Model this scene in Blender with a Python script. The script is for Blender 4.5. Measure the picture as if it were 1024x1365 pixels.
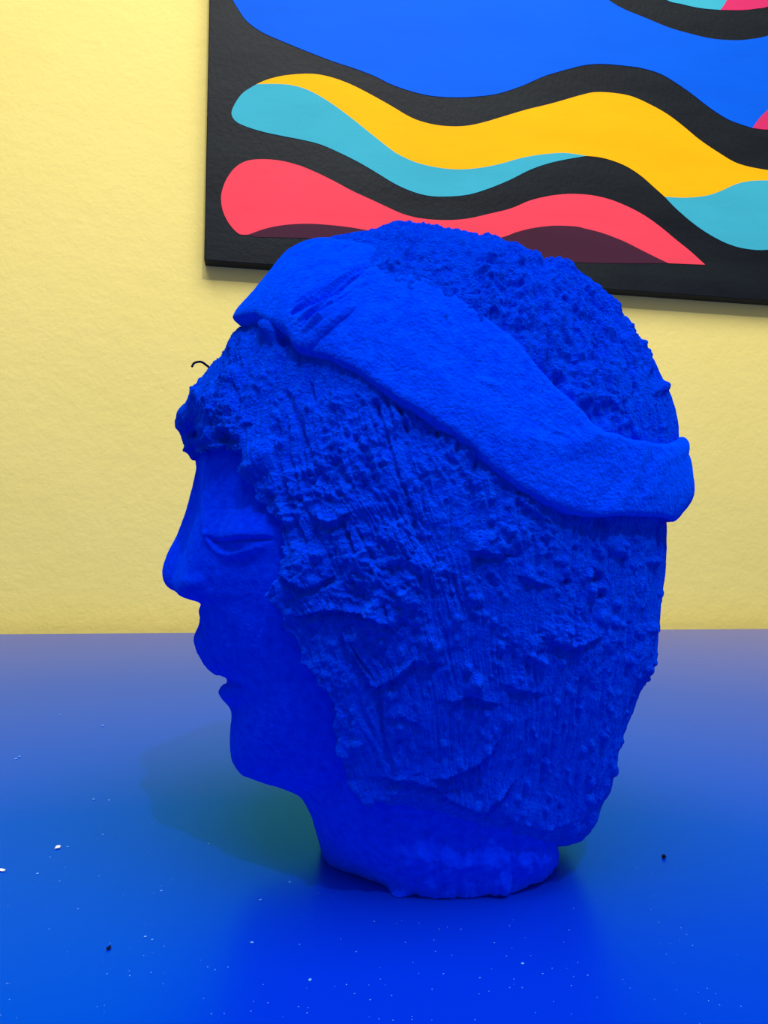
import bpy, math
import numpy as np
from mathutils import Matrix, Vector

# ------------------------------------------------------------------ reset
for o in list(bpy.data.objects):
    bpy.data.objects.remove(o, do_unlink=True)
scene = bpy.context.scene
COL = scene.collection

# ------------------------------------------------------------------ camera
W, H, F = 1024.0, 1365.0, 1026.0
TZ = 0.95                      # height of the plinth top above the floor
CAM_H = 0.15                   # camera height above the plinth top
CAM = np.array([0.0, 0.0, TZ + CAM_H])
PITCH = math.atan(11.5 / F)    # very slightly upwards
ROLL = math.radians(1.0)
cam_d = bpy.data.cameras.new('camera')
cam_d.sensor_fit = 'VERTICAL'
cam_d.sensor_height = 24.0
cam_d.lens = F / H * 24.0
cam_d.clip_start = 0.01
cam = bpy.data.objects.new('camera', cam_d)
COL.objects.link(cam)
ROT = (Matrix.Rotation(math.pi / 2 + PITCH, 3, 'X') @ Matrix.Rotation(ROLL, 3, 'Z'))
cam.matrix_world = Matrix.Translation(Vector(CAM)) @ ROT.to_4x4()
scene.camera = cam
R3 = np.array([list(r) for r in ROT])          # camera -> world

# ------------------------------------------------------------------ world, lamps, exposure
world = bpy.data.worlds.new('world')
scene.world = world
world.use_nodes = True
world.node_tree.nodes['Background'].inputs[0].default_value = (1.0, 0.97, 0.92, 1)
world.node_tree.nodes['Background'].inputs[1].default_value = 0.335

def spot(name, loc, target, watts, radius, angle, blend=0.6, col=(1, 0.97, 0.92)):
    l = bpy.data.lights.new(name, 'SPOT')
    l.energy = watts; l.shadow_soft_size = radius
    l.spot_size = math.radians(angle); l.spot_blend = blend; l.color = col
    o = bpy.data.objects.new(name, l)
    COL.objects.link(o)
    d = Vector(target) - Vector(loc)
    o.matrix_world = Matrix.Translation(Vector(loc)) @ d.to_track_quat('-Z', 'Y').to_matrix().to_4x4()
    return o
spot('ceiling_spot', (0.38, -0.80, TZ + 1.97), (0.05, 0.60, TZ + 0.2), 70, 0.024, 100)
al = bpy.data.lights.new('overhead_fill', 'AREA')  # added unseen area light: soft fill that grades the head from above
al.shape = 'RECTANGLE'; al.size = 1.9; al.size_y = 1.2; al.energy = 60; al.color = (1, 0.97, 0.93)
alo = bpy.data.objects.new('overhead_fill', al); COL.objects.link(alo)
alo.location = (0.25, -0.20, TZ + 2.05)

scene.view_settings.view_transform = 'Standard'
scene.view_settings.look = 'None'
scene.view_settings.gamma = 1.0
scene.view_settings.use_curve_mapping = False
scene.view_settings.exposure = 0.03

# ------------------------------------------------------------------ camera maths (a pixel and a plane give a point)
def ray(p):
    p = np.atleast_2d(np.asarray(p, float))
    d = np.stack([(p[:, 0] - W / 2) / F, -(p[:, 1] - H / 2) / F, -np.ones(len(p))], 1)
    return d @ R3.T
def on_plane(p, pt, n):
    d = ray(p)
    t = ((np.asarray(pt) - CAM) @ np.asarray(n)) / (d @ np.asarray(n))
    return CAM + d * t[:, None]
def project(P):
    c = (P - CAM) @ R3
    return np.stack([W / 2 + F * c[:, 0] / -c[:, 2], H / 2 - F * c[:, 1] / -c[:, 2]], 1)

# ------------------------------------------------------------------ helpers
def link(o, parent=None):
    COL.objects.link(o)
    if parent is not None:
        o.parent = parent
    return o
def tag(o, label=None, cat=None, group=None, kind=None):
    for k, v in (('label', label), ('category', cat), ('group', group), ('kind', kind)):
        if v: o[k] = v
    return o
def mesh_obj(name, verts, faces, mat, parent=None, smooth=False):
    me = bpy.data.meshes.new(name)
    me.from_pydata([tuple(v) for v in verts], [], [tuple(f) for f in faces])
    me.update()
    if smooth:
        me.polygons.foreach_set('use_smooth', [True] * len(me.polygons))
    me.materials.append(mat)
    return link(bpy.data.objects.new(name, me), parent)
def quads_obj(name, V, Q, mat, parent=None):
    """fast mesh from numpy arrays; Q holds quads"""
    used = np.unique(Q)
    remap = np.full(len(V), -1, np.int64); remap[used] = np.arange(len(used))
    V = V[used]; Q = remap[Q]
    me = bpy.data.meshes.new(name)
    me.vertices.add(len(V)); me.vertices.foreach_set('co', V.astype(np.float32).ravel())
    me.loops.add(Q.size); me.loops.foreach_set('vertex_index', Q.astype(np.int32).ravel())
    me.polygons.add(len(Q))
    me.polygons.foreach_set('loop_start', (np.arange(len(Q)) * 4).astype(np.int32))
    me.polygons.foreach_set('use_smooth', np.ones(len(Q), bool))
    me.update(calc_edges=True)
    me.validate()
    me.materials.append(mat)
    return link(bpy.data.objects.new(name, me), parent)
def box(name, lo, hi, mat, parent=None, bevel=0.0):
    x0, y0, z0 = lo; x1, y1, z1 = hi
    v = [(x0, y0, z0), (x1, y0, z0), (x1, y1, z0), (x0, y1, z0), (x0, y0, z1), (x1, y0, z1), (x1, y1, z1), (x0, y1, z1)]
    f = [(0, 3, 2, 1), (4, 5, 6, 7), (0, 1, 5, 4), (1, 2, 6, 5), (2, 3, 7, 6), (3, 0, 4, 7)]
    o = mesh_obj(name, v, f, mat, parent)
    if bevel:
        b = o.modifiers.new('bevel', 'BEVEL'); b.width = bevel; b.segments = 3
    return o

# ------------------------------------------------------------------ materials
def new_mat(name, col, rough=0.6, spec=0.5, ior=1.5):
    m = bpy.data.materials.new(name); m.use_nodes = True
    b = m.node_tree.nodes['Principled BSDF']
    b.inputs['Base Color'].default_value = (*col, 1)
    b.inputs['Roughness'].default_value = rough
    b.inputs['Specular IOR Level'].default_value = spec
    b.inputs['IOR'].default_value = ior
    return m, m.node_tree, b
def node(nt, kind, **inp):
    n = nt.nodes.new(kind)
    for k, v in inp.items():
        n.inputs[k].default_value = v
    return n
def add_bump(nt, b, layers, distance):
    """layers: (scale, detail, weight); object-space noise into a bump node"""
    tc = nt.nodes.new('ShaderNodeTexCoord'); last = None
    for sc, det, wgt in layers:
        n = node(nt, 'ShaderNodeTexNoise', Scale=sc, Detail=det, Roughness=0.6)
        nt.links.new(tc.outputs['Object'], n.inputs['Vector'])
        m = nt.nodes.new('ShaderNodeMath'); m.operation = 'MULTIPLY_ADD'
        m.inputs[1].default_value = wgt
        nt.links.new(n.outputs['Fac'], m.inputs[0])
        if last: nt.links.new(last.outputs[0], m.inputs[2])
        else: m.inputs[2].default_value = 0
        last = m
    bp = node(nt, 'ShaderNodeBump', Strength=1.0, Distance=distance)
    nt.links.new(last.outputs[0], bp.inputs['Height'])
    nt.links.new(bp.outputs['Normal'], b.inputs['Normal'])
def vary(nt, b, c0, c1, scale, detail=4.0, stretch=(1, 1, 1)):
    tc = nt.nodes.new('ShaderNodeTexCoord')
    mp = nt.nodes.new('ShaderNodeMapping'); mp.inputs['Scale'].default_value = stretch
    n = node(nt, 'ShaderNodeTexNoise', Scale=scale, Detail=detail, Roughness=0.6)
    r = nt.nodes.new('ShaderNodeValToRGB')
    r.color_ramp.elements[0].position = 0.3; r.color_ramp.elements[1].position = 0.7
    r.color_ramp.elements[0].color = (*c0, 1); r.color_ramp.elements[1].color = (*c1, 1)
    nt.links.new(tc.outputs['Object'], mp.inputs[0]); nt.links.new(mp.outputs[0], n.inputs['Vector'])
    nt.links.new(n.outputs['Fac'], r.inputs[0]); nt.links.new(r.outputs[0], b.inputs['Base Color'])

BLUE = (0.0, 0.040, 0.88)
MAT = {}
def pigment(name, layers, dist, c0=(0.0, 0.022, 0.80), c1=(0.0, 0.040, 0.94), sc=260):
    m, nt, b = new_mat(name, BLUE, 1.0, 0.0)
    b.inputs['Diffuse Roughness'].default_value = 0.6
    vary(nt, b, c0, c1, sc, 3)
    add_bump(nt, b, layers, dist)
    MAT[name] = m
pigment('pigment_smooth', [(900, 2, 0.5), (300, 3, 0.7)], 0.0006)
pigment('pigment_felt', [(700, 2, 0.9), (220, 3, 0.6)], 0.0011, (0.0, 0.036, 0.86), (0.0, 0.062, 0.97))
pigment('pigment_crusty', [(900, 3, 1.0), (350, 4, 1.0)], 0.0022, (0.0, 0.022, 0.82), (0.0, 0.056, 0.97), 340)
for k, w in (('pigment_crusty', 0.28), ('pigment_felt', 0.20), ('pigment_smooth', 0.08)):    # powdery bloom of dry pigment
    b = MAT[k].node_tree.nodes['Principled BSDF']
    b.inputs['Sheen Weight'].default_value = w; b.inputs['Sheen Roughness'].default_value = 0.45
    b.inputs['Sheen Tint'].default_value = (0.0, 0.24, 1.0, 1)

m, nt, b = new_mat('plinth_blue', (0.0, 0.020, 0.50), 0.6, 0.0)
# satin lacquer: blue coat whose sheen is bluish face-on and white at grazing angles
def ramp(nt, stops):
    r = nt.nodes.new('ShaderNodeValToRGB'); e = r.color_ramp.elements
    while len(e) < len(stops): e.new(0.5)
    for el, (p, c) in zip(e, stops):
        el.position = p; el.color = (*c, 1) if isinstance(c, tuple) else (c, c, c, 1)
    return r
lw = node(nt, 'ShaderNodeLayerWeight', Blend=0.5)
rc = ramp(nt, [(0.45, (0.0, 0.72, 1.0)), (0.66, (0.08, 0.68, 1.0)), (0.80, (0.45, 0.75, 0.9)), (0.90, (1.0, 0.97, 0.95))])
rf = ramp(nt, [(0.0, 0.03), (0.45, 0.095), (0.67, 0.22), (0.85, 0.38), (1.0, 0.6)])
gl = node(nt, 'ShaderNodeBsdfGlossy', Roughness=0.30)
mx = nt.nodes.new('ShaderNodeMixShader')
nt.links.new(lw.outputs['Facing'], rc.inputs[0]); nt.links.new(lw.outputs['Facing'], rf.inputs[0])
nt.links.new(rc.outputs[0], gl.inputs['Color']); nt.links.new(rf.outputs[0], mx.inputs[0])
nt.links.new(b.outputs[0], mx.inputs[1]); nt.links.new(gl.outputs[0], mx.inputs[2])
nt.links.new(mx.outputs[0], nt.nodes['Material Output'].inputs['Surface'])
add_bump(nt, b, [(350, 2, 0.3), (60, 2, 1.0)], 0.00015)
MAT['plinth'] = m
m, nt, b = new_mat('wall_yellow', (0.86, 0.72, 0.22), 0.75, 0.2)
vary(nt, b, (0.81, 0.68, 0.195), (0.85, 0.71, 0.22), 3.0, 3)
add_bump(nt, b, [(45, 3, 0.6), (160, 2, 0.25), (9, 2, 0.6)], 0.0016)
MAT['wall'] = m
m, nt, b = new_mat('floor_grey', (0.42, 0.41, 0.39), 0.5, 0.4)
vary(nt, b, (0.38, 0.37, 0.35), (0.46, 0.45, 0.43), 2.0)
MAT['floor'] = m
m, nt, b = new_mat('paint_black', (0.008, 0.014, 0.020), 0.5, 0.12)
vary(nt, b, (0.002, 0.004, 0.008), (0.010, 0.015, 0.019), 9.0, 5, (0.35, 1, 1.6))
add_bump(nt, b, [(120, 3, 1.0)], 0.0005)
MAT['p_black'] = m
def paint(key, c, spread=0.06):
    m, nt, b = new_mat('paint_' + key, c, 0.6, 0.06)
    vary(nt, b, tuple(x * (1 - spread) for x in c), tuple(min(1, x * (1 + spread)) for x in c), 14, 4, (0.4, 1, 1.5))
    add_bump(nt, b, [(300, 2, 0.5)], 0.0003)
    MAT['p_' + key] = m
paint('blue', (0.0, 0.105, 0.72)); paint('yellow', (0.90, 0.46, 0.004)); paint('teal', (0.045, 0.40, 0.52))
paint('red', (0.86, 0.062, 0.100)); paint('maroon', (0.060, 0.016, 0.035)); paint('crimson', (0.62, 0.03, 0.13))
MAT['chip_white'] = new_mat('chip_white', (0.85, 0.83, 0.80), 0.7)[0]
MAT['crumb_dark'] = new_mat('crumb_dark', (0.0, 0.002, 0.03), 0.9, 0.1)[0]
MAT['dust'] = new_mat('dust_pale', (0.10, 0.32, 0.80), 0.9, 0.1)[0]

# ------------------------------------------------------------------ the setting
YAW = math.atan(0.169)                                    # wall and plinth turned: right side farther off
UX = np.array([math.cos(YAW), math.sin(YAW), 0.0])        # along the wall
NW = np.array([math.sin(YAW), -math.cos(YAW), 0.0])       # wall normal, into the room
EDGE = np.array([0.0, CAM_H * F / 147.5, TZ])             # a point of the plinth's far top edge
WALL = EDGE - NW * 0.055                                  # a point of the wall plane
def local_empty(origin):
    return Matrix(((UX[0], -NW[0], 0, origin[0]), (UX[1], -NW[1], 0, origin[1]), (0, 0, 1, origin[2]), (0, 0, 0, 1)))

wall = box('wall_back', (-2.6, 0, 0), (2.6, 0.12, 3.1), MAT['wall'])
wall.matrix_world = local_empty((WALL[0], WALL[1], 0.0)); tag(wall, kind='structure')
floor = box('floor', (-3, -3.2, -0.08), (3, 1.9, 0.0), MAT['floor']); tag(floor, kind='structure')

pl = bpy.data.objects.new('display_plinth', None); link(pl)
pl.matrix_world = local_empty((EDGE[0], EDGE[1], 0.0))
tag(pl, 'wide satin blue display plinth under the sculpted head', 'plinth')
box('plinth_top', (-1.0, -0.97, TZ - 0.03), (1.0, 0.0, TZ), MAT['plinth'], pl, 0.0012)
box('plinth_body', (-0.985, -0.955, 0.0), (0.985, -0.015, TZ - 0.03), MAT['plinth'], pl, 0.0012)

# ------------------------------------------------------------------ painting on the wall
PT = 0.025                                                # panel thickness incl. gap
PF = WALL + NW * PT                                       # a point of the painted face
def to_painting(px):
    P = on_plane(px, PF, NW)
    return np.stack([(P - PF) @ UX, P[:, 2] - PF[2]], 1)  # 2-D panel coordinates
corner = to_painting([(272, 347)])[0]                     # lower left corner of the panel
PW, PH = 1.06, 0.80
pa = bpy.data.objects.new('abstract_painting', None); link(pa)
org = PF + UX * corner[0] + np.array([0, 0, corner[1]])
pa.matrix_world = local_empty(org)
tag(pa, 'abstract painting of wavy coloured bands outlined in black on the yellow wall', 'painting')
box('panel', (0, 0, 0), (PW, PT - 0.001, PH), MAT['p_black'], pa, 0.0015)
def spline(pts, sub=6, closed=True):
    pts = np.asarray(pts, float); n = len(pts); out = []
    for i in range(n if closed else n - 1):
        g = (lambda k: pts[k % n]) if closed else (lambda k: pts[min(max(k, 0), n - 1)])
        p0, p1, p2, p3 = g(i - 1), g(i), g(i + 1), g(i + 2)
        for k in range(sub):
            t = k / sub
            out.append(0.5 * (2 * p1 + (p2 - p0) * t + (2 * p0 - 5 * p1 + 4 * p2 - p3) * t * t + (3 * p1 - p0 - 3 * p2 + p3) * t ** 3))
    if not closed: out.append(pts[-1])
    return np.array(out)
def paint_shape(name, runs, key, lift):
    """runs: open px polylines, each smoothed on its own, joined into one outline; extruded as a thin layer of paint"""
    ring = []
    for r in runs:
        if isinstance(r, tuple) and r[0] == 'panel':
            ring += [np.array(q) for q in r[1]]
        else:
            q = to_painting(spline(r, 5, False) if len(r) > 2 else r) - corner
            ring += list(q)
    clean = [ring[0]]
    for q in ring[1:]:
        if np.linalg.norm(q - clean[-1]) > 2e-4: clean.append(q)
    if np.linalg.norm(clean[0] - clean[-1]) < 2e-4: clean.pop()
    import bmesh
    bm = bmesh.new()
    vs = [bm.verts.new((q[0], -lift, q[1])) for q in clean]
    f = bm.faces.new(vs)
    ext = bmesh.ops.extrude_face_region(bm, geom=[f])
    bmesh.ops.translate(bm, vec=(0, lift, 0), verts=[v for v in ext['geom'] if isinstance(v, bmesh.types.BMVert)])
    bmesh.ops.triangulate(bm, faces=[q for q in bm.faces if len(q.verts) > 4])
    bmesh.ops.recalc_face_normals(bm, faces=bm.faces)
    me = bpy.data.meshes.new(name); bm.to_mesh(me); bm.free()
    me.materials.append(MAT['p_' + key])
    return link(bpy.data.objects.new(name, me), pa)
blue_low = [(310, 0), (318.5, 14), (329.6, 29), (349, 43), (371, 53), (405, 67), (441, 81), (474, 92), (500, 102), (520, 112), (547, 121.6), (575, 128),
    (606, 130), (634, 129), (664, 125), (695, 115), (725, 102), (756, 92.7), (780, 87), (803, 85.5), (831, 87.7), (855, 91), (880, 98.5), (901.5, 111),
    (923, 126), (945, 143), (969, 158.5), (988, 166), (1003, 170.8)]
crim_edge = [(1003, 170.8), (1012, 158), (1024, 146), (1045, 128), (1075, 112)]
blue_up = [(1120, 20), (1075, 32), (1024, 47.7), (1006, 51.7), (981.5, 54), (951, 52), (923, 46), (892, 37), (861.5, 24.6), (831, 12), (811, 0), (780, -24), (750, -60)]
paint_shape('blue_field', [blue_low, crim_edge, [(1075, 112), (1120, 60), (1120, 20)], blue_up,
    [(750, -60), (700, -120), (600, -160), (480, -150), (380, -110), (325, -55), (310, 0)]], 'blue', 0.0006)
paint_shape('crimson_band', [[(1003, 170.8), (1024, 173), (1050, 170), (1080, 155), (1075, 112)], crim_edge[::-1]], 'crimson', 0.0006)
split = [(960, 13.5), (965, 7), (969, 0), (980, -20)]
paint_shape('upper_teal_band', [[(830, -60), (855, -22), (888, 0), (908, 5.5), (932, 10.8), (960, 13.5)], split, [(980, -20), (960, -60), (900, -90), (830, -60)]], 'teal', 0.0006)
paint_shape('upper_crimson_band', [[(960, 13.5), (988, 13.8), (1009, 11.7), (1024, 9), (1060, -5), (1080, -40)], [(1080, -40), (1040, -55), (980, -20)], split[::-1]], 'crimson', 0.0006)
y_top = [(342, 112.5), (357.4, 106), (380, 100.8), (410, 98.6), (432.6, 101), (457.7, 108.6), (482.7, 120), (520, 140.5), (544.5, 155), (564, 162.8), (589, 167.8),
    (617, 168.4), (642, 164), (672.6, 155), (703, 146), (736.6, 137.8), (778, 126), (797, 123), (821.5, 124.6), (843, 129), (864.6, 138.5), (889, 152), (911, 168.6),
    (932, 186), (957, 203), (984.6, 218.5), (1024, 227), (1070, 231), (1120, 238)]
y_low1 = [(342, 112.5), (366, 112), (388, 113.6), (407.5, 119), (427, 128.6), (449, 143), (471.6, 160), (494, 178), (518, 197), (533, 207), (555.7, 217), (583.5, 223.5),
    (611, 226), (639, 224), (667, 218.5), (695, 210.7), (722.7, 206), (753, 204), (782, 208)]
y_low2 = [(782, 208), (800, 210), (818.5, 215), (837, 223), (855, 235), (871, 249), (886, 262.5)]
y_low3 = [(886, 262.5), (914, 263.7), (941.5, 261), (960, 255), (981.5, 245.5), (1000, 241.5), (1024, 240.6), (1070, 242), (1120, 238)]
paint_shape('yellow_band', [y_top, y_low3[::-1], y_low2[::-1], y_low1[::-1]], 'yellow', 0.0006)
paint_shape('teal_band', [y_low1, [(782, 208), (756, 212.4), (731, 218), (706, 226.8), (678, 240.7), (650, 252), (625, 259.4), (600, 262), (575, 261.6), (553, 256.6),
    (528, 246), (499.4, 228.8), (477, 215.8), (449, 202), (427, 192.7), (405, 187), (377, 181.5), (349, 175.4), (327, 168.4), (314, 161.5), (308.7, 151.7), (313, 139), (324, 124), (342, 112.5)]], 'teal', 0.0006)
paint_shape('teal_wave', [y_low3, [(1120, 238), (1110, 290), (1070, 325), (1024, 333), (994, 331.7), (969, 324.6), (944.6, 312), (923, 297), (901.5, 278.5), (886, 262.5)]], 'teal', 0.0006)
r_low = [(331, 313), (354.6, 304.8), (380, 300), (410, 298.4), (438, 300), (472, 304), (520, 313), (570, 321), (620, 325), (667, 317), (689, 309.5), (711.5, 304), (739, 301),
    (767, 302), (779, 304.6), (803, 310.8), (831, 321.5), (852, 332), (874, 343), (891, 351)]
paint_shape('red_band', [[(940, 353), (920, 334.8), (901.5, 320), (883, 304.6), (864.6, 291), (846, 280), (821.5, 269), (800, 262.5), (779, 259.4), (756, 258.8), (731, 261.6),
    (706, 267.7), (681, 278), (653, 285), (622.5, 291.7), (594.6, 293.6), (564, 291.7), (539, 286), (518, 277), (496.6, 267), (471.6, 255.6), (443.7, 240.8), (421.5, 230), (399, 220.8),
    (374, 214.4), (349, 212.4), (328, 215), (313, 224), (302, 239), (296, 254.7), (294.8, 267), (297.6, 282.6), (306, 299), (318.5, 311.8), (331, 313)], r_low, [(891, 351), (940, 353)]], 'red', 0.0006)
paint_shape('maroon_band', [r_low, [(891, 351), (820, 351), (742, 348), (600, 335), (427, 319), (391, 317), (343.5, 316), (331, 313)]], 'maroon', 0.0005)

# ------------------------------------------------------------------ noise
_rng = np.random.default_rng(7)
_perm = np.concatenate([_rng.permutation(256)] * 3)
_grad = _rng.normal(size=(256, 3)); _grad /= np.linalg.norm(_grad, axis=1)[:, None]
def perlin(P):
    P = np.asarray(P, float); i = np.floor(P).astype(np.int64); f = P - i; i &= 255
    w = f * f * f * (f * (f * 6 - 15) + 10); r = 0
    for dx in (0, 1):
        wx = w[:, 0] if dx else 1 - w[:, 0]
        a = _perm[(i[:, 0] + dx) & 255]
        for dy in (0, 1):
            wy = w[:, 1] if dy else 1 - w[:, 1]
            b_ = _perm[a + ((i[:, 1] + dy) & 255)]
            for dz in (0, 1):
                wz = w[:, 2] if dz else 1 - w[:, 2]
                g = _grad[_perm[b_ + ((i[:, 2] + dz) & 255)]]
                r = r + wx * wy * wz * (g[:, 0] * (f[:, 0] - dx) + g[:, 1] * (f[:, 1] - dy) + g[:, 2] * (f[:, 2] - dz))
    return r * 1.6
def fbm(P, n=3, gain=0.5):
    a, s, r = 1.0, 1.0, 0
    for k in range(n):
        r = r + a * perlin(P * s + 17.3 * k); a *= gain; s *= 2.03
    return r
def sstep(x, a, b):
    t = np.clip((x - a) / (b - a), 0, 1); return t * t * (3 - 2 * t)
def seg_dist(uv, pts):
    """distance, signed side (+ = left of travel) and run 0..1 to a polyline"""
    pts = np.asarray(pts, float); best = np.full(len(uv), 1e9); side = np.zeros(len(uv)); run = np.zeros(len(uv))
    n = len(pts) - 1
    for k in range(n):
        a, b_ = pts[k], pts[k + 1]; d = b_ - a; L = d @ d
        rel = uv - a; t = np.clip(rel @ d / L, 0, 1)
        q = rel - t[:, None] * d; dist = np.hypot(q[:, 0], q[:, 1])
        c = d[0] * rel[:, 1] - d[1] * rel[:, 0]
        m_ = dist < best
        best[m_] = dist[m_]; side[m_] = -np.sign(c[m_]); run[m_] = (k + t[m_]) / n
    return best, side, run
def poly_sd(uv, pts):
    """signed distance to a closed polygon, + inside"""
    pts = np.asarray(pts, float); n = len(pts)
    d, _, _ = seg_dist(uv, np.vstack([pts, pts[:1]]))
    ins = np.zeros(len(uv), bool)
    for k in range(n):
        a, b_ = pts[k], pts[(k + 1) % n]
        if a[1] == b_[1]: continue
        c = ((a[1] > uv[:, 1]) != (b_[1] > uv[:, 1]))
        ins ^= c & (uv[:, 0] < (b_[0] - a[0]) * (uv[:, 1] - a[1]) / (b_[1] - a[1]) + a[0])
    return np.where(ins, d, -d)
def gauss(uv, c, sx, sy, ang=0.0):
    dx, dy = uv[:, 0] - c[0], uv[:, 1] - c[1]; ca, sa = math.cos(ang), math.sin(ang)
    a, b_ = dx * ca + dy * sa, -dx * sa + dy * ca
    return np.exp(-(a / sx) ** 2 - (b_ / sy) ** 2)

# ------------------------------------------------------------------ the sculpted head: domes over the profile outline
Y0 = 0.36                                                  # depth of the head's middle plane
MID_N = np.array([0.0, -1.0, 0.0]); MID_P = np.array([0.0, Y0, 0.0])
def mid(p):
    P = on_plane(p, MID_P, MID_N); return np.stack([P[:, 0], P[:, 2]], 1)
CEN_PX = (560.0, 750.0)
CEN = mid([CEN_PX])[0]
face_prof = [(261, 610), (261.5, 626), (255.7, 652), (247, 684), (235, 713.5), (222, 740), (216.7, 757), (217.5, 772), (225, 785), (238, 791.5), (252.7, 798), (263, 807), (267, 818),
    (265, 832), (259, 848), (259.5, 858), (264, 870), (276, 887.5), (290, 901), (297, 907), (294, 915), (294.5, 926), (305, 942), (308.5, 956), (306, 978), (306, 1002), (311, 1019),
    (323, 1034), (346.5, 1047), (376, 1060), (393, 1070), (405, 1082), (414, 1097), (424, 1120), (436, 1150)]
bottom = [(455, 1180), (500, 1196), (590, 1200), (680, 1196), (722, 1180), (740, 1150)]
right_hair = [(752, 1131), (782, 1109), (796, 1080), (814.6, 1042), (825, 994), (836, 967), (849.5, 929), (865.6, 897), (875, 865), (879, 822), (884.5, 757), (888.7, 693)]
back_top = [(897, 640), (903, 579), (898, 539), (878, 495), (860, 460), (834, 425), (814, 397), (781, 368), (755, 351), (720, 345), (693, 333), (667, 319.5), (632, 310), (588, 301),
    (539.5, 296.5), (519, 298), (492.5, 305), (466, 310), (439, 317)]
hair_front = [(420, 330), (395, 345), (375, 368), (350, 398), (322, 424), (308, 434), (299.6, 447), (294, 464), (275, 488), (259, 514), (248, 532), (240.5, 549), (240.5, 573), (247, 587.5), (252, 602), (262, 612)]
core_front = [(430, 332), (400, 350), (375, 375), (340, 415), (310, 450), (288, 490), (272, 530), (263, 570)]
def shrink(pts, k):
    c = np.array(CEN_PX); return [tuple(c + (np.array(p) - c) * k) for p in pts]
CORE_OUT = core_front + face_prof + bottom + shrink(right_hair, .975) + shrink(back_top, .972)
HAIR_OUT = shrink(hair_front, .965) + shrink([(275, 640), (268, 690), (250, 740), (245, 800), (280, 860), (300, 900), (320, 1000), (400, 1075)], .96) + shrink(bottom, 0.975) + shrink(right_hair, .986) + shrink(back_top, .983)
BAND_OUT = [(311, 424), (323, 409.5), (346, 386), (366, 360), (383, 338), (403, 326.5), (426, 320), (450, 317), (490, 309), (540, 307), (588, 313), (667, 330), (755, 361), (814, 407),
    (860, 468), (895, 540), (906, 575), (914, 586), (917.5, 605), (921.5, 645), (912, 671), (900, 686), (893, 700), (880, 760), (860, 880), (800, 1060), (700, 1150), (590, 1180), (470, 1130),
    (340, 1020), (300, 900), (270, 800), (270, 700), (275, 600), (280, 520), (290, 470), (302, 440)]
BAND_OUT = shrink(BAND_OUT[:8], .984) + shrink(BAND_OUT[8:-3], .970) + shrink(BAND_OUT[-3:], .98)          # the clay's own thickness comes on top
def radial(outline):
    q = mid(spline(outline, 8, True)) - CEN
    a = np.arctan2(q[:, 1], q[:, 0]); r = np.hypot(q[:, 0], q[:, 1])
    i = np.argsort(a); a, r = a[i], r[i]
    a = np.concatenate([a - 2 * np.pi, a, a + 2 * np.pi]); r = np.concatenate([r, r, r])
    return lambda phi: np.interp((phi + np.pi) % (2 * np.pi) - np.pi, a, r)
DP = 0.78
def width_field(px):
    """how wide the head is at a point of its profile, relative to the plain dome"""
    d, _, _ = seg_dist(px, [(264, 590), (262, 650), (240, 730), (226, 772)])
    Mf = 1 - 0.63 * np.exp(-(d / 34) ** 3) * (0.8 + 0.2 * sstep(px[:, 1], 800, 700))
    Mf *= 1 - 0.16 * gauss(px, (290, 905), 60, 40)
    Mf *= 1 - 0.22 * gauss(px, (395, 1090), 70, 45)
    Mf *= 1 + 0.11 * gauss(px, (540, 680), 210, 190)
    Mf *= 1 - 0.03 * gauss(px, (600, 1150), 160, 70)
    Mf *= 1 - 0.07 * gauss(px, (600, 1000), 200, 90)
    Mf *= 1 - 0.30 * gauss(px, (465, 1150), 60, 55)
    Mf *= 1 - 0.30 * gauss(px, (735, 1150), 45, 45)
    return Mf
def dome(rfun, D, nphi, tt):
    phi = np.linspace(-np.pi, np.pi, nphi, endpoint=False)
    r = rfun(phi)
    s = np.sin(tt); c = np.cos(tt)
    k = max(3, int(nphi * 22 / 360)); ker = np.exp(-np.linspace(-1.6, 1.6, 2 * k + 1) ** 2); ker /= ker.sum()
    rs = np.convolve(np.concatenate([r[-k:], r, r[:k]]), ker, 'valid')     # outline without its small features
    rr = s[:, None] * (rs[None, :] + (r - rs)[None, :] * (s ** 8)[:, None]) # which fade out away from the profile
    X = CEN[0] + rr * np.cos(phi); Z = CEN[1] + rr * np.sin(phi)
    P = np.stack([X.ravel(), np.full(X.size, Y0), Z.ravel()], 1)
    Mf = width_field(project(P)).reshape(X.shape)
    Y = Y0 - D * (np.sign(c) * np.abs(c) ** DP)[:, None] * Mf
    return np.stack([X, Y, Z], -1)
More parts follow.
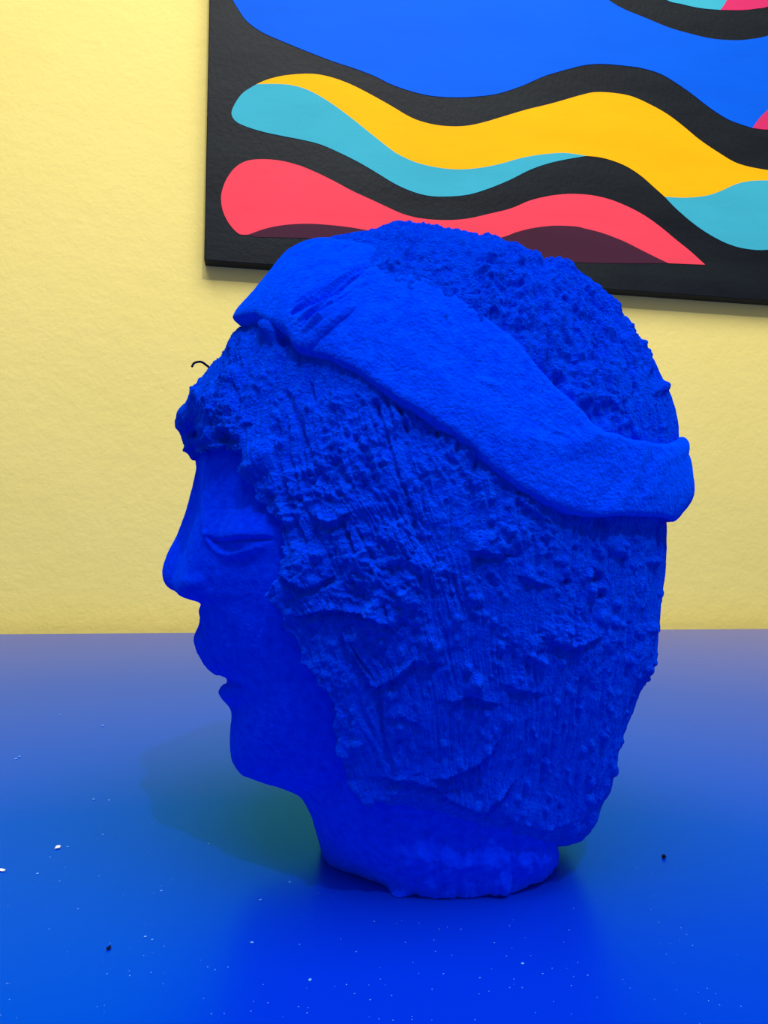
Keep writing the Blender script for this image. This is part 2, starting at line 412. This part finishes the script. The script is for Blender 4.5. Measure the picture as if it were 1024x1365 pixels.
def fit(outline, D):
    """widen or narrow the profile so that the rounded sides, seen in perspective, end on the outline"""
    target = radial(outline); n = 720
    phi = np.linspace(-np.pi, np.pi, n, endpoint=False)
    r = target(phi).copy(); r0 = r.copy()
    ang = np.degrees(phi)
    free = sstep(np.abs(ang + 92), 12, 30)                 # the underside stands on the plinth: leave it
    for it in range(5):
        f = lambda p, r=r: np.interp((p + np.pi) % (2 * np.pi) - np.pi, np.append(phi, np.pi), np.append(r, r[0]))
        G = dome(f, D, n, np.linspace(0.9, np.pi / 2 + 0.1, 60)).reshape(-1, 3)
        q = mid(project(G)) - CEN
        a = np.arctan2(q[:, 1], q[:, 0]); rr = np.hypot(q[:, 0], q[:, 1])
        k = ((a + np.pi) / (2 * np.pi) * n + 0.5).astype(int) % n
        proj = np.zeros(n); np.maximum.at(proj, k, rr)
        bad = proj == 0; proj[bad] = r[bad]
        ratio = r0 / proj
        ker = np.exp(-np.linspace(-2, 2, 9) ** 2); ker /= ker.sum()
        ratio = np.convolve(np.concatenate([ratio[-4:], ratio, ratio[:4]]), ker, 'valid')
        r = r * (1 + (ratio - 1) * free)
    return lambda p: np.interp((p + np.pi) % (2 * np.pi) - np.pi, np.append(phi, np.pi), np.append(r, r[0]))
def layer(outline, D, nphi, nnear, nfar):
    tt = np.concatenate([np.linspace(0.002, np.pi / 2, nnear), np.linspace(np.pi / 2, np.pi - 0.004, nfar + 1)[1:]])
    G = dome(fit(outline, D), D, nphi, tt)
    dphi = np.roll(G, -1, 1) - np.roll(G, 1, 1); dt = np.gradient(G, axis=0)
    N = np.cross(dt, dphi); N /= np.linalg.norm(N, axis=2)[..., None] + 1e-12
    out = G - np.array([CEN[0], Y0, CEN[1]])
    if (N * out).sum() < 0: N = -N
    nt_ = len(tt); idx = np.arange(nt_ * nphi).reshape(nt_, nphi)
    a = idx[:-1]; b_ = idx[1:]
    Q = np.stack([a, np.roll(a, -1, 1), np.roll(b_, -1, 1), b_], -1).reshape(-1, 4)
    v = G.reshape(-1, 3)[Q[len(Q) // 3]]
    nn = np.cross(v[1] - v[0], v[2] - v[0])
    if nn @ N.reshape(-1, 3)[Q[len(Q) // 3][0]] < 0: Q = Q[:, ::-1]
    P = G.reshape(-1, 3); N = N.reshape(-1, 3)
    Pm = P.copy(); Pm[:, 1] = Y0 - np.abs(P[:, 1] - Y0)    # both sides carry the same modelling
    return P, N, Q, project(Pm)
def settle(P):
    P = P.copy(); P[:, 2] = np.maximum(P[:, 2], TZ + 0.0002); return P

head = bpy.data.objects.new('sculpted_head', None); link(head)
HB = np.array([mid([(590, 1121)])[0][0], Y0, TZ])
head.location = HB
tag(head, 'rough ultramarine blue sculpted head in profile with closed eyes and headband', 'sculpture')
mm = 0.001

# ---- face and neck
P, N, Q, uv = layer(CORE_OUT, 0.083, 1300, 300, 90)
h = np.zeros(len(P))
h += -2.2 * gauss(uv, (292, 690), 24, 40)                               # eye socket
h += 3.6 * gauss(uv, (332, 712), 42, 30)                                # eyeball
sl = [(279, 716), (288, 722), (300, 722), (330, 719), (366, 718)]
d, sd, run = seg_dist(uv, sl)
win = np.exp(-(np.maximum(0, np.abs(uv[:, 0] - 322) - 36) / 8) ** 2)
h += -1.7 * np.exp(-(d / 3.2) ** 2) * win
h += 1.0 * sstep(sd * d, -2, 3) * np.exp(-np.maximum(d - 4, 0) / 22) * win * (uv[:, 1] > 680)
d, sd, run = seg_dist(uv, [(276, 712), (283, 728), (292, 736), (308, 741), (329, 736), (352, 729)])
h += 0.9 * np.exp(-(d / 4.5) ** 2) - 0.9 * gauss(uv, (306, 730), 20, 5)
d, sd, run = seg_dist(uv, [(267, 612), (268, 660), (271, 705)])
h += 1.5 * sstep(uv[:, 0], 264, 272) * np.exp(-np.maximum(uv[:, 0] - 270, 0) / 38) * sstep(uv[:, 1], 745, 690) * sstep(uv[:, 1], 590, 620)
h += 1.6 * gauss(uv, (258, 778), 15, 12) - 0.8 * gauss(uv, (280, 778), 7, 16)
h += 0.7 * gauss(uv, (330, 815), 60, 70)
d, sd, run = seg_dist(uv, [(292, 905), (304, 909), (318, 914), (332, 922)])
h += -2.0 * np.exp(-(d / 4) ** 2) * (1 - 0.8 * run)
h += 1.0 * gauss(uv, (306, 927), 14, 9) - 0.7 * gauss(uv, (318, 946), 16, 9) + 0.8 * gauss(uv, (285, 885), 22, 16)
d, sd, run = seg_dist(uv, [(330, 1040), (390, 1050), (440, 1030), (480, 985)])
h += -3.2 * sstep(-sd * d, -12, 22) * np.exp(-np.maximum(d - 20, 0) / 40)
h += -1.4 * gauss(uv, (440, 910), 40, 120)                               # hollow beside the hair
# rough clay collar pressed out at the foot
col = sstep(uv[:, 1] + 6 * perlin(np.c_[uv / 30, np.zeros(len(uv))]), 1126, 1148) * sstep(uv[:, 0], 520, 570)
h += col * (1.5 + 0.9 * perlin(np.c_[uv[:, 0] / 14, uv[:, 1] / 60, np.full(len(uv), 3.1)]) + 0.5 * perlin(np.c_[uv[:, 0] / 5, uv[:, 1] / 40, np.full(len(uv), 9.1)]))
for c, r_, a in [((533, 1188), 13, 6.5), ((668, 1178), 13, 2.2), ((560, 1136), 9, 2.6), ((545, 1150), 9, 1.2), ((600, 1150), 20, .8), ((700, 1150), 16, .9)]:
    h += a * np.exp(-(np.hypot(uv[:, 0] - c[0], uv[:, 1] - c[1]) / r_) ** 2)
h += 0.35 * fbm(P * 70, 2) + 0.10 * fbm(P * 420, 2)
low = sstep(uv[:, 1], 1060, 1110) * sstep(uv[:, 0], 470, 560)
h += low * (0.7 * fbm(P * 160, 3))
V = settle(P + N * (h * mm)[:, None])
quads_obj('face', V - HB, Q, MAT['pigment_smooth'], head)

# ---- hair
HAIRLINE = [(235, 400), (228, 540), (236, 600), (252, 606), (262, 611), (275, 604), (288, 602), (308, 601), (322, 603), (330, 612), (318, 629), (328, 641), (345, 652), (352, 672), (358, 683),
    (375, 688), (379, 716), (384, 742), (376, 768), (366, 790), (373, 803), (383, 812), (382, 838), (398, 852), (404, 880), (428, 905), (448, 931), (448, 955), (457, 993), (463, 1018), (475, 1050),
    (493, 1070), (512, 1066), (535, 1085), (600, 1104), (660, 1122), (700, 1138), (735, 1152), (800, 1170), (1000, 1150), (1000, 200), (300, 200)]
P, N, Q, uv = layer(HAIR_OUT, 0.086, 1750, 420, 90)
NV = len(P)
jit = 5.0 * fbm(np.c_[uv / 16, np.zeros(NV)], 3) + 5.0 * gauss(uv, (290, 600), 60, 30) * fbm(np.c_[uv / 8, np.ones(NV)], 2)
sd_h = poly_sd(uv, HAIRLINE) + jit
u, v = uv[:, 0], uv[:, 1]
edge_h = 2.6 + 1.6 * gauss(uv, (352, 610), 26, 36) + 2.6 * gauss(uv, (285, 560), 45, 50) + 1.6 * gauss(uv, (412, 752), 36, 34) + 0.9 * gauss(uv, (460, 980), 26, 60)
thick = -5.0 + (5.0 + edge_h) * sstep(sd_h, -5, 3) - 0.9 * sstep(sd_h, 14, 60)
nape = sstep(v, 1055, 1085) * sstep(u, 495, 540)                        # hair runs out into the neck at the foot
thick = thick * (1 - nape) + nape * (-5.0 + 7.0 * sstep(sd_h, -22, 50))
# strands: across-strand coordinate follows the head, leaning at the brow side
th = np.arctan2(P[:, 0] - (CEN[0] + 0.005), np.abs(P[:, 1] - Y0) + 0.02) * 300
lean = np.interp(u, [240, 400, 520, 640, 760, 880], [0.30, 0.36, 0.30, 0.10, -0.04, -0.16]) * np.interp(v, [300, 460, 600, 900, 1100], [.2, .6, 1.0, 1.0, 1.0])
a_c = th - lean * (v - 750)
front = sstep(u, 330, 290) * sstep(v, 640, 600)                         # fringe combed forwards
a_c = a_c * (1 - front) + front * (u * 0.82 + v * 0.55)
warp = 10 * perlin(np.c_[uv / 70, np.full(NV, 5.5)])
z0 = np.full(NV, 1.7)
strand = perlin(np.c_[(a_c + warp) / 9, v / 110, z0]) + 0.7 * perlin(np.c_[(a_c + warp) / 4.2, v / 80, z0 + 4]) + 0.5 * perlin(np.c_[(a_c + warp) / 19, v / 170, z0 + 8])
strand = strand - 0.5 * np.abs(strand)
crust = 0.5 * fbm(P * 95, 3, 0.58) + 0.62 * np.tanh(3.2 * perlin(P * 125 + 41) + 1.6 * perlin(P * 270 + 9) + 0.7 * perlin(P * 520))
bill = np.abs(perlin(P * 210)) + 0.6 * np.abs(perlin(P * 430 + 3))
zone = gauss(uv, (500, 700), 190, 190) + 0.9 * gauss(uv, (690, 400), 190, 110) + 0.35 * gauss(uv, (700, 800), 130, 100) + 0.8 * gauss(uv, (300, 560), 60, 60)
zone = np.clip(zone, 0, 1.15)
topz = gauss(uv, (740, 440), 130, 120)
region = sstep(perlin(P * 38 + 11), -0.35, 0.4)                        # patches of more and less comb marks
h = thick.copy()
h += strand * (0.50 + 0.65 * region + 0.30 * sstep(u, 640, 760)) * (1 - 0.30 * zone) * (1 - 0.35 * sstep(v, 850, 950))
clus = sstep(fbm(P * 42 + 23, 2), -0.05, 0.32)                          # clusters of crumbly clay between smeared patches
rough = np.clip(0.16 + 0.84 * clus + 0.45 * gauss(uv, (510, 690), 130, 120) + 0.5 * topz, 0, 1.2)
h += crust * (0.50 + 1.45 * zone) * rough
h += (0.45 - bill) * (0.50 + 1.15 * zone) * rough + 0.5 * clus
h += (0.14 + 0.50 * zone * region) * rough * perlin(P * 640 + 7) + (0.25 + 0.30 * zone) * perlin(np.c_[(a_c + warp) / 2.3, v / 45, z0 + 12])
h += 0.9 * fbm(P * 30, 2)
# pits and craters
pit = perlin(P * np.array([150, 150, 110]) + 31)
h -= 2.4 * sstep(pit, 0.42, 0.66) * (0.10 + 0.55 * zone + 0.8 * topz)
h += topz * (1.1 * strand + 1.3 * fbm(P * np.array([120, 120, 55]) + 50, 3))
# crumbs of clay
rng = np.random.default_rng(21)
cand = rng.uniform([370, 470], [880, 1110], (620, 2)); cand = np.vstack([cand, rng.uniform([480, 300], [890, 560], (110, 2)), rng.uniform([250, 440], [380, 640], (40, 2))])
keep = poly_sd(cand, HAIRLINE) > 6
cand = cand[keep]; rad = rng.uniform(2.2, 6.5, len(cand)) * rng.uniform(.6, 1, len(cand)); amp = rad * rng.uniform(.14, .36, len(cand)) * np.where(cand[:, 1] < 520, 0.6, 1.0)
order = np.argsort(v); vs_ = v[order]
def bump(c, r_, a, elong=1.0):
    lo, hi = np.searchsorted(vs_, [c[1] - 3 * r_ * elong, c[1] + 3 * r_ * elong]); ii = order[lo:hi]
    q = ((u[ii] - c[0]) / r_) ** 2 + ((v[ii] - c[1]) / (r_ * elong)) ** 2
    h[ii] += a * np.exp(-q ** 1.9)
for c, r_, a in zip(cand, rad, amp):
    bump(c, r_, a, 1.2)
for c, r_, a in [((366, 446), 13, 5.0), ((381, 458), 6, -4.5), ((454, 536), 13, 2), ((447, 552), 7, -0.8), ((478, 586), 6, -1.2), ((413, 744), 20, 2.2), ((562, 752), 14, 2.2), ((638, 726), 16, 2.0), ((640, 742), 10, -2),
        ((378, 785), 14, 2.4), ((497, 811), 12, 2.2), ((529, 820), 9, 1.8), ((573, 859), 14, 2.2), ((632, 912), 14, 2.4), ((628, 930), 12, -2), ((816, 727), 12, 2.4), ((798, 694), 11, -3), ((792, 770), 8, -3.2),
        ((797, 792), 7, -3.2), ((784, 791), 8, 1.4), ((752, 775), 4, -2.2), ((701, 763), 9, 1.6), ((719, 879), 8, 1.8), ((692, 905), 12, 1.6), ((745, 842), 14, 1.8), ((800, 822), 10, 1.8), ((424, 823), 8, 1.8),
        ((352, 612), 18, 2.4), ((340, 628), 9, 1.8), ((300, 545), 18, 2.4), ((318, 508), 12, 1.8), ((268, 577), 6, -4), ((305, 585), 8, -4), ((278, 590), 12, -1.5), ((252, 560), 14, 2.0), ((260, 598), 9, 0.6),
        ((790, 555), 20, -3.0), ((770, 530), 12, 1.6), ((735, 430), 14, 2.0), ((722, 420), 9, -2.6), ((690, 425), 12, 1.6), ((715, 395), 10, -2), ((555, 330), 9, -1.8), ((620, 385), 9, -1.6), ((545, 345), 8, -2.4),
        ((820, 990), 7, 0.8), ((836, 972), 6, 0.9), ((880, 800), 5, 0.6), ((452, 1020), 10, 1.2), ((468, 1045), 11, 1.6), ((464, 985), 11, 1.4), ((456, 955), 12, 1.2), ((760, 1100), 10, 1.2), ((700, 1080), 16, 0.9),
        ((527, 355), 10, 1.0), ((740, 512), 12, -2.4), ((735, 480), 10, -1.6)]:
    bump(c, r_, a)
# torn ledges: thick lip above, drop below
lip = 1.6 * perlin(np.c_[uv / 5, z0 + 2])
def around(pts, m_):
    p_ = np.asarray(pts, float); lo, hi = np.searchsorted(vs_, [p_[:, 1].min() - m_, p_[:, 1].max() + m_]); ii = order[lo:hi]
    return ii[(u[ii] > p_[:, 0].min() - m_) & (u[ii] < p_[:, 0].max() + m_)]
def ledge(ii, pts, A, L):
    d, sd, run = seg_dist(uv[ii], pts); d = d + lip[ii]; x = sd * d
    wnd = np.exp(-np.maximum(0, d - 40) / 20)
    return A * np.where(x > 0, np.exp(-np.maximum(x, 0) / L), np.exp(-(x / 2.2) ** 2)) * (d < 4 * L) * wnd - 0.45 * A * np.exp(-((x + 7) / 6) ** 2)
for pts, A, L in [([(525, 1030), (547, 1031), (567, 1038), (583, 1040)], 2.7, 16), ([(596, 1056), (614, 1064), (641, 1079), (651, 1063), (665, 1052)], 2.8, 15),
        ([(590, 1027), (614, 1019), (630, 1011), (650, 994)], 2.4, 10), ([(417, 813), (438, 807), (468, 810), (497, 816), (513, 826)], 2.4, 14),
        ([(466, 856), (482, 883), (503, 911), (524, 901), (553, 876), (572, 880)], 1.8, 14), ([(527, 951), (540, 949), (551, 957)], 1.2, 10), ([(682, 913), (707, 919)], 1.5, 10),
        ([(397, 772), (416, 781), (432, 774)], 2.2, 14), ([(258, 598), (276, 588), (300, 584), (330, 572)], 1.0, 10), ([(600, 930), (628, 925), (650, 932)], 1.5, 9), ([(700, 770), (718, 776)], 1.2, 8),
        ([(430, 690), (444, 697), (458, 690)], 1.8, 12), ([(640, 735), (664, 738)], 1.6, 10), ([(730, 850), (755, 858), (780, 850)], 1.2, 10), ([(680, 1090), (720, 1100), (750, 1092)], 0.9, 10),
        ([(670, 640), (690, 668), (720, 690)], 0.8, 10)]:
    ii = around(pts, 70); h[ii] += ledge(ii, pts, A * 1.35, L * 0.75)
# comb grooves
for pts, A, wd in [([(414, 512), (421, 539)], 1.8, 2.2), ([(504, 539), (507, 562)], 2.4, 2.6), ([(530, 536), (545, 580)], 2.6, 2.8), ([(511, 568), (524, 609), (535, 650)], 1.8, 2.6), ([(539, 650), (553, 697)], 1.8, 2.4),
        ([(457, 694), (474, 735)], 2.4, 2.8), ([(474, 700), (489, 729)], 2.2, 2.4), ([(515, 530), (524, 568)], 2.0, 2.4), ([(386, 528), (400, 570), (422, 622)], 1.6, 4), ([(585, 566), (583, 585)], 2.2, 3),
        ([(612, 585), (608, 606)], 2.2, 3), ([(635, 610), (632, 632)], 2.0, 3), ([(506, 918), (509, 970), (525, 1027)], 2.6, 4), ([(468, 856), (480, 876), (500, 902)], 2.2, 2.5), ([(728, 420), (730, 470), (728, 512)], 3.0, 3.2),
        ([(765, 430), (763, 470)], 2.4, 2.6), ([(766, 485), (767, 520)], 2.6, 3), ([(685, 380), (705, 410)], 1.8, 3), ([(512, 808), (518, 824)], 2.0, 3), ([(640, 940), (630, 1000)], 1.2, 3), ([(725, 1000), (716, 1050)], 1.4, 2.5),
        ([(560, 640), (566, 690)], 1.2, 2), ([(600, 680), (600, 730)], 1.2, 2), ([(770, 900), (764, 960)], 1.4, 2.5), ([(800, 880), (792, 960)], 1.4, 2.5), ([(740, 940), (730, 1010)], 1.3, 2.2), ([(835, 830), (828, 900)], 1.3, 2.2)]:
    ii = around(pts, 14); d, sd, run = seg_dist(uv[ii], pts)
    h[ii] -= A * np.exp(-(d / wd) ** 2) * (0.55 + 0.45 * np.sin(np.pi * np.clip(run, .05, .95)))
# crumbly rim where the hair meets the cheek
h += 1.5 * np.exp(-((sd_h - 7) / 6) ** 2) * sstep(v, 690, 780) * (1 - nape) * (0.4 + 1.2 * sstep(perlin(P * 120 + 77), -0.2, 0.4))
calm = 0.75 * nape * sstep(sd_h, 60, 5)
h = thick + (h - thick) * (1 - calm)
# smoother flap faces
soft = np.clip(gauss(uv, (535, 1000), 34, 34) + gauss(uv, (560, 1075), 60, 28), 0, 1)
h = h * (1 - 0.5 * soft) + 0.5 * soft * np.minimum(thick, 2.4)
h = np.where(sd_h < -7 - 12 * nape, -6.0, h)
V = settle(P + N * (h * mm)[:, None])
buried = sd_h < -22
Qk = Q[~buried[Q].all(1)]
quads_obj('hair', V - HB, Qk, MAT['pigment_crusty'], head)

# ---- headband: long strip round the head
BAND = [(400, 450), (413, 471), (443, 479), (466, 491), (493, 508), (526, 533), (566, 557), (601, 579), (632, 601), (658, 627), (689, 651), (720, 671), (755, 684), (781, 689), (834, 687.5), (890, 690), (905, 689), (990, 690),
    (990, 560), (914, 583), (882, 594), (843, 590), (816, 581), (796, 580), (783, 566), (772, 552), (746, 526), (720, 498), (689, 459), (645, 424), (597, 392), (557, 365), (526, 352), (508, 346), (450, 400)]
P, N, Q, uv = layer(BAND_OUT, 0.0885, 1500, 360, 80)
NV = len(P); u, v = uv[:, 0], uv[:, 1]; z0 = np.full(NV, 2.2)
P_band, N_band, Q_band, uv_band = P, N, Q, uv
sd_b = poly_sd(uv, BAND) + 1.2 * perlin(np.c_[uv / 22, z0])
rim = 9.0 + 7 * sstep(u, 600, 480)
x = np.clip(sd_b / rim, 0, 1)
T = 3.4 + 0.6 * sstep(u, 700, 800)
h = -6.0 + (6.0 + T * 0.45) * sstep(sd_b, -3, 1.0) + T * 0.55 * np.sqrt(1 - (1 - x) ** 2)
d, sd, run = seg_dist(uv, [(526, 352), (597, 392), (689, 459), (746, 526), (783, 566)])
h -= 1.3 * np.exp(-d / 26) * sstep(u, 740, 640)                         # upper edge pressed flat
h += 1.3 * gauss(uv, (640, 560), 170, 22, math.radians(40)) + 1.0 * fbm(P * 24 + 5, 2)
d, sd, run = seg_dist(uv, [(700, 590), (740, 602), (790, 585)]); h += 1.1 * np.exp(-(d / 14) ** 2)
for pts, A, wd in [([(838, 592), (828, 640), (790, 686)], 0.6, 13), ([(872, 596), (850, 650)], 0.5, 12), ([(716, 572), (735, 582), (748, 586)], 0.25, 3)]:
    d, sd, run = seg_dist(uv, pts); h += A * (np.exp(-((sd * d - wd * .6) / wd) ** 2) - np.exp(-((sd * d + wd * .6) / wd) ** 2)) * np.exp(-np.maximum(d - 12, 0) / 8)
h += 0.9 * gauss(uv, (648, 517), 16, 4, .3)
h += 0.16 * fbm(P * 330, 3) + 0.22 * fbm(P * 110, 2)
h -= 0.5 * sstep(sd_b, 9, 2) * np.abs(perlin(P * 160)) * sstep(u, 760, 820)
h += 0.9 * sstep(u, 880, 925) * fbm(P * 75, 2)
kp = sd_b > -7
quads_obj('headband', settle(P + N * (h * mm)[:, None]) - HB, Q[kp[Q].any(1)], MAT['pigment_felt'], head)

# ---- headband: the piece over the brow with its loose, creased end lapped over the strip
FOLD = [(240, 440), (300, 433), (312, 430), (327, 427), (346, 425), (360, 434), (373, 440), (384, 446), (392, 463), (402, 470), (414, 472), (424, 466), (437, 453), (452, 441), (467, 430), (480, 417), (488, 405), (484, 396), (493, 385), (508, 362),
    (518, 346), (516, 328), (500, 316), (475, 316), (455, 312), (440, 304), (425, 290), (400, 250), (300, 270)]
sd_f = poly_sd(uv, FOLD) + 1.0 * perlin(np.c_[uv / 14, z0 + 5])
x = np.clip(sd_f / 10, 0, 1)
lap = sstep((u - 380) * 0.62 + (v - 460) * -0.1, -10, 25)
T = 3.0 + 3.0 * gauss(uv, (430, 430), 60, 40)
h = -6.0 + (6.0 + T * 0.5) * sstep(sd_f, -3, 1.0) + T * 0.5 * np.sqrt(1 - (1 - x) ** 2)
d, sd, run = seg_dist(uv, [(425, 290), (455, 312), (500, 316), (517, 330), (518, 346)])
h -= 2.4 * np.exp(-d / 20) * sstep(u, 420, 445)
# creases run up and to the right
ca, sa = math.cos(math.radians(-36)), math.sin(math.radians(-36))
al = (u - 400) * ca + (v - 440) * sa; ac = -(u - 400) * sa + (v - 440) * ca
cz = sstep(al, -5, 18) * sstep(al, 150, 95) * sstep(ac, -26, -14) * sstep(ac, 26, 14)
h += cz * (2.2 * perlin(np.c_[ac / 6.5, al / 90, z0]) + 1.5 * perlin(np.c_[ac / 3.2, al / 60, z0 + 3]))
for pts, A, wd in [([(397, 428), (430, 410), (470, 384), (513, 347)], 2.4, 3.2), ([(425, 418), (455, 400), (480, 378)], 1.6, 2.6), ([(452, 412), (484, 390)], 2.2, 2.6), ([(436, 432), (478, 402)], 2.0, 2.4), ([(415, 436), (450, 416)], 1.4, 2.4), ([(500, 352), (515, 350)], 2.5, 6),
        ([(452, 340), (462, 334)], 1.6, 4), ([(418, 372), (424, 350), (432, 330)], 0.5, 3), ([(428, 366), (440, 340)], 0.5, 3), ([(478, 322), (490, 318)], 1.2, 5)]:
    d, sd, run = seg_dist(uv, pts); h -= A * np.exp(-(d / wd) ** 2)
h += 1.0 * gauss(uv, (385, 385), 50, 26, -.6) + 0.6 * fbm(P * 28, 2) + 0.12 * fbm(P * 330, 3)
kp = sd_f > -7
quads_obj('headband_fold', settle(P + N * (h * mm)[:, None]) - HB, Q[kp[Q].any(1)], MAT['pigment_felt'], head)

# ---- loose fibre standing off the fringe
def tube(name, pts, rad, mat, parent, seg=6):
    pts = np.asarray(pts, float); Vt, Ft = [], []
    for i, p in enumerate(pts):
        t = pts[min(i + 1, len(pts) - 1)] - pts[max(i - 1, 0)]; t /= np.linalg.norm(t)
        a = np.cross(t, [0, 1, 0.01]); a /= np.linalg.norm(a); b_ = np.cross(t, a)
        rr = rad * (0.35 if i in (0, len(pts) - 1) else 1)
        for k in range(seg):
            w = 2 * math.pi * k / seg; Vt.append(p + rr * (math.cos(w) * a + math.sin(w) * b_))
    for i in range(len(pts) - 1):
        for k in range(seg):
            Ft.append((i * seg + k, i * seg + (k + 1) % seg, (i + 1) * seg + (k + 1) % seg, (i + 1) * seg + k))
    return mesh_obj(name, Vt, Ft, mat, parent, True)
fp = spline([(260, 493), (262, 487.5), (267, 485), (272, 485), (279, 490), (288, 497)], 4, False)
q = mid(fp)
tube('fibre', np.stack([q[:, 0], np.linspace(Y0 - 0.006, Y0 - 0.002, len(q)), q[:, 1]], 1) - HB, 0.00055, MAT['crumb_dark'], head)

# ------------------------------------------------------------------ crumbs and dust lying on the plinth
TOPN = np.array([0, 0, 1.0]); TOPP = np.array([0, 0, TZ])
def pebble(rng, r, flat=0.6, long=1.3):
    t = (1 + 5 ** .5) / 2
    v_ = np.array([(-1, t, 0), (1, t, 0), (-1, -t, 0), (1, -t, 0), (0, -1, t), (0, 1, t), (0, -1, -t), (0, 1, -t), (t, 0, -1), (t, 0, 1), (-t, 0, -1), (-t, 0, 1)], float)
    v_ /= np.linalg.norm(v_[0]); v_ *= rng.uniform(0.75, 1.2, (12, 1))
    a = rng.uniform(0, 6.28); R_ = np.array([[math.cos(a), -math.sin(a), 0], [math.sin(a), math.cos(a), 0], [0, 0, 1]])
    v_ = (v_ * np.array([long, 1, flat])) @ R_.T * r
    v_[:, 2] -= v_[:, 2].min()
    f_ = [(0, 11, 5), (0, 5, 1), (0, 1, 7), (0, 7, 10), (0, 10, 11), (1, 5, 9), (5, 11, 4), (11, 10, 2), (10, 7, 6), (7, 1, 8), (3, 9, 4), (3, 4, 2), (3, 2, 6), (3, 6, 8), (3, 8, 9), (4, 9, 5), (2, 4, 11), (6, 2, 10), (8, 6, 7), (9, 8, 1)]
    return v_, f_
rng = np.random.default_rng(3)
for name, px, r, mat, lab, flat, lg in [
        ('paint_chip', (2, 1161), 0.0011, 'chip_white', 'slender bright white chip lying on the blue plinth', 0.5, 2.0),
        ('clay_crumb', (77, 1131), 0.0010, 'chip_white', 'small round pale crumb among white dust specks on the plinth', 0.8, 1.3),
        ('dirt_crumb', (145, 1265), 0.0008, 'crumb_dark', 'tiny dark crumb on bare blue plinth on the face side of the head', 0.6, 1.5),
        ('dirt_crumb', (885, 1144), 0.0011, 'crumb_dark', 'tiny dark crumb on the blue plinth behind the back of the head', 0.8, 1.2)]:
    v_, f_ = pebble(rng, r, flat, lg)
    o = mesh_obj(name, v_, f_, MAT[mat])
    o.location = on_plane([px], TOPP, TOPN)[0]
    tag(o, lab, 'crumb')
Vd, Fd = [], []
spots = [((50, 1165), .0005), ((90, 1129), .0004), ((67, 1143), .0003), ((137, 1113), .0004), ((132, 1168), .0003), ((194, 1249), .0004), ((203, 1253), .0003), ((336, 1257), .0005), ((386, 1176), .0004), ((347, 1200), .0004),
         ((413, 1307), .0005), ((21, 1012), .0008), ((26, 1009), .0007), ((137, 968), .0008), ((125, 1066), .0006), ((145, 1067), .0005), ((80, 953), .0006), ((728, 1192), .0004), ((697, 1285), .0005), ((868, 979), .0005),
         ((937, 876), .0008), ((278, 1125), .0004), ((215, 1188), .0004), ((104, 1212), .0003)]
spots += [((p, q), rng.uniform(.00008, .00020) * (1 + 0.0 * q)) for p, q in zip(rng.uniform(0, 1024, 260), 900 + 465 * np.sqrt(rng.uniform(0, 1, 260)))]
for px, r in spots:
    c = on_plane([px], TOPP, TOPN)[0]
    if np.hypot(c[0] - HB[0], c[1] - HB[1]) < 0.07: continue
    v_, f_ = pebble(rng, r, .5, 1.5)
    k = len(Vd); Vd += list(v_ + c); Fd += [(a + k, b_ + k, c_ + k) for a, b_, c_ in f_]
dust = mesh_obj('dust', Vd, Fd, MAT['dust'])
tag(dust, 'fine pale dust specks scattered over the blue plinth', 'dust', kind='stuff')
